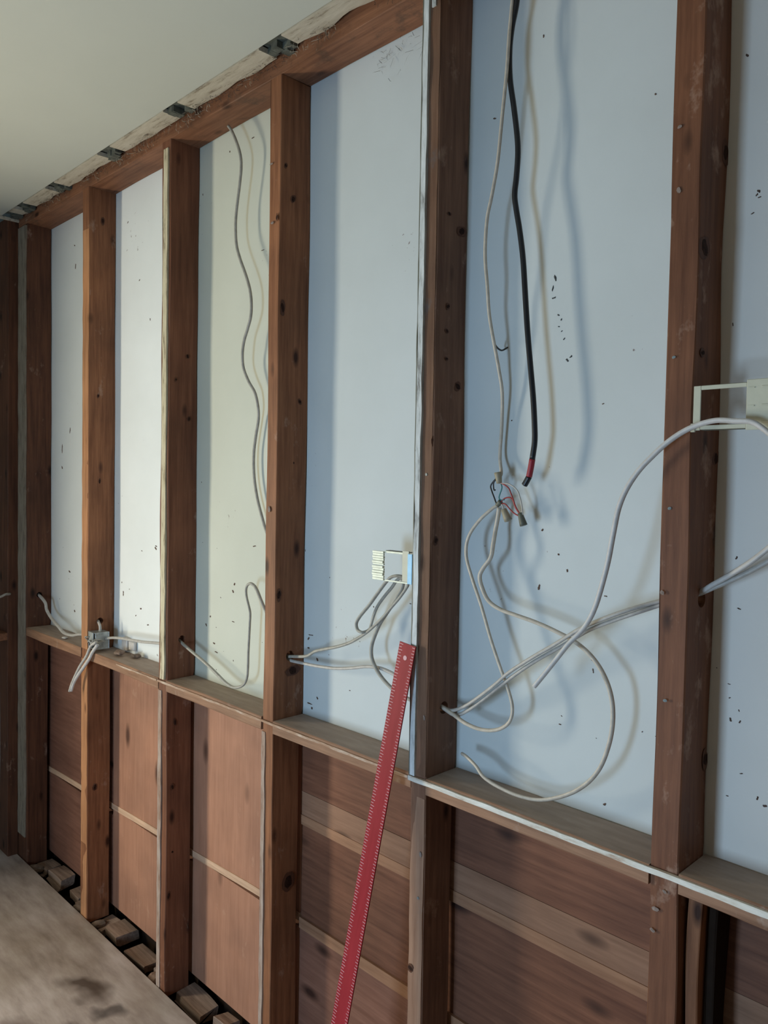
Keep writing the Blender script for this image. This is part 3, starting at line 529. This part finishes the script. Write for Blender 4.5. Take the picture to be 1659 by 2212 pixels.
# specks and glue dabs on the panels
bm = bmesh.new(); r = random.Random(11)
def blot(bm, x, z, a, b, y=D-.0002):
    n = 9; ph = r.random()*6
    c = bm.verts.new((x, y-.0012, z)); vs = []
    for j in range(n):
        t = 2*math.pi*j/n; k = 1+.45*math.sin(2*t+ph)+.25*r.uniform(-1, 1)
        vs.append(bm.verts.new((x+a*k*math.cos(t), y, z+b*k*math.sin(t))))
    for j in range(n): bm.faces.new((c, vs[j], vs[(j+1) % n]))
for (x, z, a, b) in SPECKS[:10]: blot(bm, x, z, a*.6, b*.8)
tag(link('glue_dabs', bm, M['tar'], wall), 'dark dabs on the panel beside the black cable', kind='stuff')
bm = bmesh.new()
for (x, z, a, b) in SPECKS[10:]: blot(bm, x, z, a*.65, b*.75)
for i in range(60):
    x = r.uniform(-2.65, .35); z = 1.0+abs(r.gauss(0, .28))
    a = r.uniform(.0006, .0018)
    blot(bm, x, z, a*1.5, a)
tag(link('dirt_specks', bm, M['speck'], wall), kind='stuff')

# knots and plaster dabs that can be picked out on the studs
M['knot'] = plain('dark_knot', (.032, .014, .009), .7, var=.5, scale=200, spec=.1)
M['dab'] = plain('grey_plaster_dab', (.26, .20, .17), .9, var=.3, scale=200, spec=.1)
M['dabb'] = plain('bluish_plaster_dab', (.20, .24, .25), .8, var=.2, scale=200, spec=.1)
rk = random.Random(21)
for (i, side, u, z, a, b, m) in KNOTS:
    for lay in range(2):
        bm = bmesh.new(); n_ = 14; ph = rk.random()*6; vs = []
        k0 = 1.0 if lay == 0 else .6; pr = .0009+.0004*lay
        for j in range(n_):
            t = 2*math.pi*j/n_; k = k0*(1+.16*math.sin(2*t+ph)+.12*rk.uniform(-1, 1))
            du, dz = a*k*math.cos(t), b*k*math.sin(t)
            vs.append(bm.verts.new((STUDS[i][1]+pr, u+du, z+dz) if side == 's' else (u+du, -pr-.0015, z+dz)))
        c_ = bm.verts.new((STUDS[i][1]+pr+.0006, u, z) if side == 's' else (u, -pr-.0021, z))
        for j in range(n_): bm.faces.new((c_, vs[j], vs[(j+1) % n_]))
        if lay == 0 and m == 'k':
            link('knot', bm, M['stud_d'], studs[i])
        elif lay == 1: link('knot' if m == 'k' else 'plaster_dab', bm, M[{'k': 'knot', 'g': 'dab', 'b': 'dabb'}[m]], studs[i])
        else: bm.free()
# nails in the stud faces
for (i, zs) in ((4, (1.62, .72)), (5, (2.45, .62))):
    for z in zs:
        bm = bmesh.new(); bmesh.ops.create_cone(bm, cap_ends=True, segments=10, radius1=.0035, radius2=.003, depth=.004, matrix=Matrix.Translation(((STUDS[i][0]+STUDS[i][1])/2+.006, -.001, z)) @ Matrix.Rotation(math.pi/2, 4, 'X'))
        link('nail', bm, M['steel'], studs[i])

# ------------------------------------------------------------------ red straightedge leaning on the wall
T = Vector((-.5560, -.0125, 1.260)); B = Vector((-.694, -.160, .0035))
ax = (T-B); L = ax.length; ax.normalize(); wv = Vector((1, 0, 0)); wv = (wv-ax*wv.dot(ax)).normalized(); nv = wv.cross(ax)
ruler = empty('metal_ruler'); ruler.matrix_world = Matrix(((wv.x, nv.x, ax.x, B.x), (wv.y, nv.y, ax.y, B.y), (wv.z, nv.z, ax.z, B.z), (0, 0, 0, 1)))
tag(ruler, 'long red metal ruler with white tick marks leaning against the stud, standing on the floor', 'ruler')
W2 = .0235
bm = bmesh.new(); n = 24; hz = L-.030; hr = .0035
# blade with a real hanging hole near the top
def grid_box(bm, x0, x1, z0, z1): bx(bm, (x0, -.0015, z0), (x1, .0015, z1))
grid_box(bm, -W2, W2, 0, L-.04)
for (a, b, c, d) in ((-W2, -hr, L-.04, L), (hr, W2, L-.04, L), (-hr, hr, L-.04, hz-hr), (-hr, hr, hz+hr, L)): grid_box(bm, a, b, c, d)
bmesh.ops.remove_doubles(bm, verts=bm.verts[:], dist=.00001)
link('blade', bm, M['red'], ruler)
bm = bmesh.new()
sgn = -1 if nv.y > 0 else 1
k = 0; z = L-.004
while z > .004:
    ln = .0115 if k % 2 == 0 else .0085
    for s in (-1, 1):
        x0 = s*(W2-.0008); x1 = s*(W2-ln*(1 if s < 0 else .75))
        y = sgn*.0017
        vs = [bm.verts.new(v) for v in ((x0, y, z-.0006), (x1, y, z-.0006), (x1, y, z+.0006), (x0, y, z+.0006))]; bm.faces.new(vs)
    z -= .00635; k += 1
tag(link('tick_marks', bm, M['tick'], ruler), kind='stuff')
bm = bmesh.new()
bmesh.ops.create_cone(bm, cap_ends=True, segments=14, radius1=.0052, radius2=.0052, depth=.0005, matrix=Matrix.Translation((0, sgn*.0018, hz)) @ Matrix.Rotation(math.pi/2, 4, 'X'))
tag(link('hole_ring', bm, M['tick'], ruler), 'pale ring of the hanging hole')

# ------------------------------------------------------------------ cables
# note: every route lies in the stud bays, a few centimetres in front of the panels
P = PATHS
cable('hanging_cable', P['hang_left'], .0044, M['cable_g'], 'grey wavy cable hanging from the top plate over the greenish cream panel')
cable('looped_cable', P['loop23'], .0046, M['cable_g'], 'grey cable rising in a narrow loop at the foot of the greenish cream panel')
cable('thin_hanging_cable', P['thin'], .0034, M['cable_y'], 'thin beige cable hanging left of the black cable down to the splice')
bk = empty('black_cable'); tag(bk, 'thick black cable hanging on the bluish panel, its end taped red', 'cable')
cable('sheath', P['black'], .0056, M['black'], None, parent=bk, flat=1)
tag(cable('tape_band', P['black_tape'], .0060, M['redtape'], None, parent=bk, flat=1), 'red tape band')
tag(cable('end_cap', P['black_tip'], .0060, M['black'], None, parent=bk, flat=1), 'black taped tip')
cable('drooping_cable', P['droop_from_post'], .0042, M['cable_y'], 'beige cable drooping from the stud hole and climbing to the left side of the splice')
cable('big_loop_cable', P['big_loop'], .0043, M['cable_y'], 'beige cable sweeping in a wide arc from the splice down to the ledge corner')
cable('crossing_cable', P['through_a'], .0043, M['cable'], 'grey cable running from hole to hole across the bay, upper one of the crossing pair', 'crossing cables in the near bay')
cable('crossing_cable', P['through_b'], .0043, M['cable'], 'grey cable running from hole to hole across the bay, lower one of the crossing pair', 'crossing cables in the near bay')
cable('long_cut_cable', P['long_cut'], .0046, M['cable_w'], 'long pale cable curving from the right bracket down to a free cut end')
cable('stud_exit_cable', P['right_a'], .0050, M['cable_w'], 'pale cable leaving the hole at the right edge of the photo, upper one of two', 'cables leaving the near stud')
cable('stud_exit_cable', P['right_b'], .0050, M['cable'], 'grey cable leaving the hole at the right edge of the photo, lower one of two', 'cables leaving the near stud')
cable('bracket_cable', P['brk_loops'], .0044, M['cable_g'], 'grey cable in two loops from the small bracket to the stud hole at left', 'cables threaded through the small bracket')
cable('bracket_cable', P['brk_down'], .0044, M['cable_g'], 'grey cable hanging straight down from the small bracket and curling behind the red ruler', 'cables threaded through the small bracket')
cable('low_cable', P['brk_low'], .0044, M['cable'], 'pale cable running low across the bay from the stud hole to behind the red ruler')
cable('corner_cable', P['far_cable'], .0062, M['cable'], 'grey cable sagging from the corner post onto the ledge at far left')
cable('end_wall_cable', P['endwall_cable'], .0062, M['cable'], 'short cable at the left edge of the photo crossing the end wall')
cable('box_side_cable', P['box_right'], .0052, M['cable'], 'pale cable running right from the steel box across the bright white panel')
cable('box_top_cable', P['box_up'], .0052, M['cable'], 'short pale cable bent from the stud hole down into the steel box')
cable('box_hanging_cable', P['box_hang_a'], .0062, M['cable'], 'pale cable end hanging forward out of the steel box, left one of two', 'cable ends hanging from the steel box')
cable('box_hanging_cable', P['box_hang_b'], .0062, M['cable_w'], 'pale cable end hanging forward out of the steel box, right one of two', 'cable ends hanging from the steel box')

# the splice where the thin cable meets the two lower ones
sp = empty('wire_splice'); tag(sp, 'bundle of bare red, black and green wires with wire connectors under the thin cable', 'wires')
def part(name, key, r, mat, lab=None, radii=None):
    o = link(name, tube_bm(P[key], r, 8, 4, radii=radii), M[mat], sp, True)
    if lab: o['label'] = lab
part('wire', 'wire_black', .0016, 'black', 'black wire'); part('wire', 'wire_black_b', .0014, 'black', 'black wire')
part('wire', 'wire_green', .0014, 'w_green', 'green wire')
for k in ('wire_red', 'wire_red_b', 'wire_red_c'): part('wire', k, .0014, 'w_red', 'red wire')
part('wire', 'wire_white', .0014, 'cable', 'white wire'); part('wire', 'wire_white_b', .0014, 'cable', 'white wire')
part('wire_connector', 'nut_a', .008, 'nut', None, (.0078, .0055)); part('wire_connector', 'nut_b', .008, 'nut', None, (.0058, .0085))
part('wire_connector', 'nut_c', .008, 'nutd', 'dark connector', (.0050, .0078)); part('wire_connector', 'nut_d', .006, 'nutd', 'dark connector', (.0048, .0058))
o = link('cable_staple', tube_bm(P['clip'], .0018, 6, 3), M['tar'], None, True); tag(o, 'small dark staple holding the thin beige cable to the panel', 'staple')

# ------------------------------------------------------------------ plastic brackets
def frame_bracket(name, label, x0, x1, z0, z1, wide, y=-.0105):
    """thin mounting frame: one wide embossed flange, thin rails, a small far flange"""
    t = .0018
    e = empty(name); tag(e, label, 'bracket'); sx = 1 if wide == 'l' else -1
    return e
b1 = frame_bracket('mounting_bracket', 'small cream plastic bracket frame beside the stud, loops of grey cable threaded through it', 0, 0, 0, 0, 'l')
def pbox(name, a, b, mat, parent, bev=.0006, lab=None):
    bm = bmesh.new(); bx(bm, a, b, bev); o = link(name, bm, M[mat], parent)
    if lab: o['label'] = lab
    return o
xa, xb, za, zb = -.679, -.5545, 1.385, 1.452
bm = bmesh.new()
r = random.Random(4); nn = 12
for i in range(nn):                           # crinkled, ribbed flange
    z0 = za+.001+(zb-za-.002)*i/nn; z1 = za+.001+(zb-za-.002)*(i+1)/nn
    if i in (6,): z0 += .0012
    bx(bm, (xa+r.uniform(0, .0008), -.0035-r.uniform(0, .0035), z0), (xa+.036-r.uniform(0, .0015), .0005, z1-.0006), .0005)
tag(link('flange', bm, M['plastic_l'], b1), 'pale yellow ribbed flange')
pbox('rail', (xa+.036, -.0012, zb-.0045), (xb-.030, .0006, zb), 'plastic_l', b1)
pbox('rail', (xa+.036, -.0012, za), (xb-.014, .0006, za+.0035), 'plastic_l', b1)
pbox('rail_hook', (xa+.036, .0012, zb-.001), (xb-.020, .016, zb+.0008), 'nutd', b1)
pbox('side_plate', (xb-.034, -.0016, za+.004), (xb-.0145, .0012, zb+.004), 'plastic', b1)
pbox('reflecting_tab', (xb-.0142, -.0060, za+.001), (xb-.001, -.0015, zb-.0015), 'plastic_b', b1, lab='tab with its blue reflection painted in')
b2 = frame_bracket('mounting_bracket', 'larger cream plastic bracket frame at the right edge of the photo', 0, 0, 0, 0, 'r')
xa, xb, za, zb = .0435, .1245, 1.690, 1.760
pbox('left_bar', (xa, -.006, za+.001), (xa+.0115, -.0035, zb), 'plastic', b2)
pbox('rail', (xa+.0117, -.006, zb-.0065), (xb-.0002, -.0035, zb), 'plastic', b2)
pbox('rail', (xa+.0117, -.006, za+.002), (xb-.0002, -.0035, za+.0085), 'plastic', b2)
pbox('rail_edge', (xa+.012, -.0035, zb-.0004), (xb, .010, zb+.0008), 'nutd', b2)
pbox('rail_edge', (xa+.012, -.0035, za+.0012), (xb, .010, za+.0024), 'nutd', b2)
bm = bmesh.new(); bx(bm, (xb, -.0075, za-.001), (xb+.075, -.0035, zb+.004), .001)
for zc in (.0105, .035, .062):
    bx(bm, (xb+.002, -.0085, za+zc-.0012), (xb+.012, -.0076, za+zc+.0004)); bx(bm, (xb+.022, -.0088, za+zc-.001), (xb+.06, -.0076, za+zc+.0012), .0004)
link('flange', bm, M['plastic'], b2)
pbox('clip_foot', (xa-.003, -.0075, za-.0015), (xa+.004, -.0036, za+.012), 'plastic', b2)

# ------------------------------------------------------------------ steel junction box with a loose mass of wire
box = empty('junction_box'); tag(box, 'small galvanised steel junction box on the orange stud, standing on the ledge', 'junction box')
bx0, bx1, bz0, bz1 = -2.151, -2.095, .992, 1.052
pbox('back', (bx0, .050, bz0), (bx1, .052, bz1), 'metal', box)
pbox('side', (bx0, .0, bz0), (bx0+.002, .050, bz1), 'metal', box)
pbox('side', (bx1-.002, .0, bz0), (bx1, .050, bz1), 'metal', box)
pbox('side', (bx0+.002, .0, bz1-.002), (bx1-.002, .050, bz1), 'metal', box)
pbox('side', (bx0+.002, .0, bz0), (bx1-.002, .050, bz0+.002), 'metal', box)
r = random.Random(8)
pbox('cover', (bx0+.004, -.003, bz0+.030), (bx1-.012, -.0005, bz1), 'metal', box)
for k in range(5):
    p0 = Vector((bx0+.02+.012*k, .03, bz0+.03)); pts = [p0, p0+Vector((r.uniform(-.01, .02), -.03, r.uniform(-.02, .01))), p0+Vector((r.uniform(-.02, .02), -.045, r.uniform(-.01, .02))), p0+Vector((r.uniform(-.02, .03), -.02, r.uniform(-.02, 0)))]
    link('wire', tube_bm(pts, .0022, 6, 4), M['cable' if k % 2 else 'cable_g'], box, True)

# crumpled scraps lying on the ledge beside the box, and a white clip on the bright panel
def scrap(name, c, s, mat, label, cat, seed):
    bm = bmesh.new(); bmesh.ops.create_icosphere(bm, subdivisions=3, radius=1, matrix=Matrix.Diagonal((*s, 1)))
    for v in bm.verts:
        n_ = noise.noise(v.co*70+Vector((seed, 0, 0))); v.co *= 1+.5*n_
    zmin = min(v.co.z for v in bm.verts)
    for v in bm.verts: v.co += Vector(c)-Vector((0, 0, zmin))
    return tag(link(name, bm, M[mat], None, True), label, cat)
scrap('plaster_lump', (-2.00, .042, ZL+.002), (.026, .014, .009), 'debris', 'brown crumb of debris on the ledge just right of the steel box', 'debris', 1)
scrap('plaster_lump', (-1.93, .070, ZL+.002), (.020, .012, .006), 'rubble', 'flat dark crumb of debris on the ledge by the white clip', 'debris', 5)
scrap('plaster_flake', (-2.405, .022, ZL+.002), (.018, .010, .003), 'cable_w', 'white plaster flake on the ledge left of the orange stud', 'debris', 9)
cl = empty('white_clip'); tag(cl, 'small white plastic clip against the foot of the bright white panel', 'clip')
pbox('clip_body', (-2.06, .080, .990), (-2.02, .0965, 1.035), 'cable_w', cl, .003)
pbox('clip_arm', (-2.018, .086, .995), (-1.975, .0965, 1.026), 'cable_w', cl, .002)
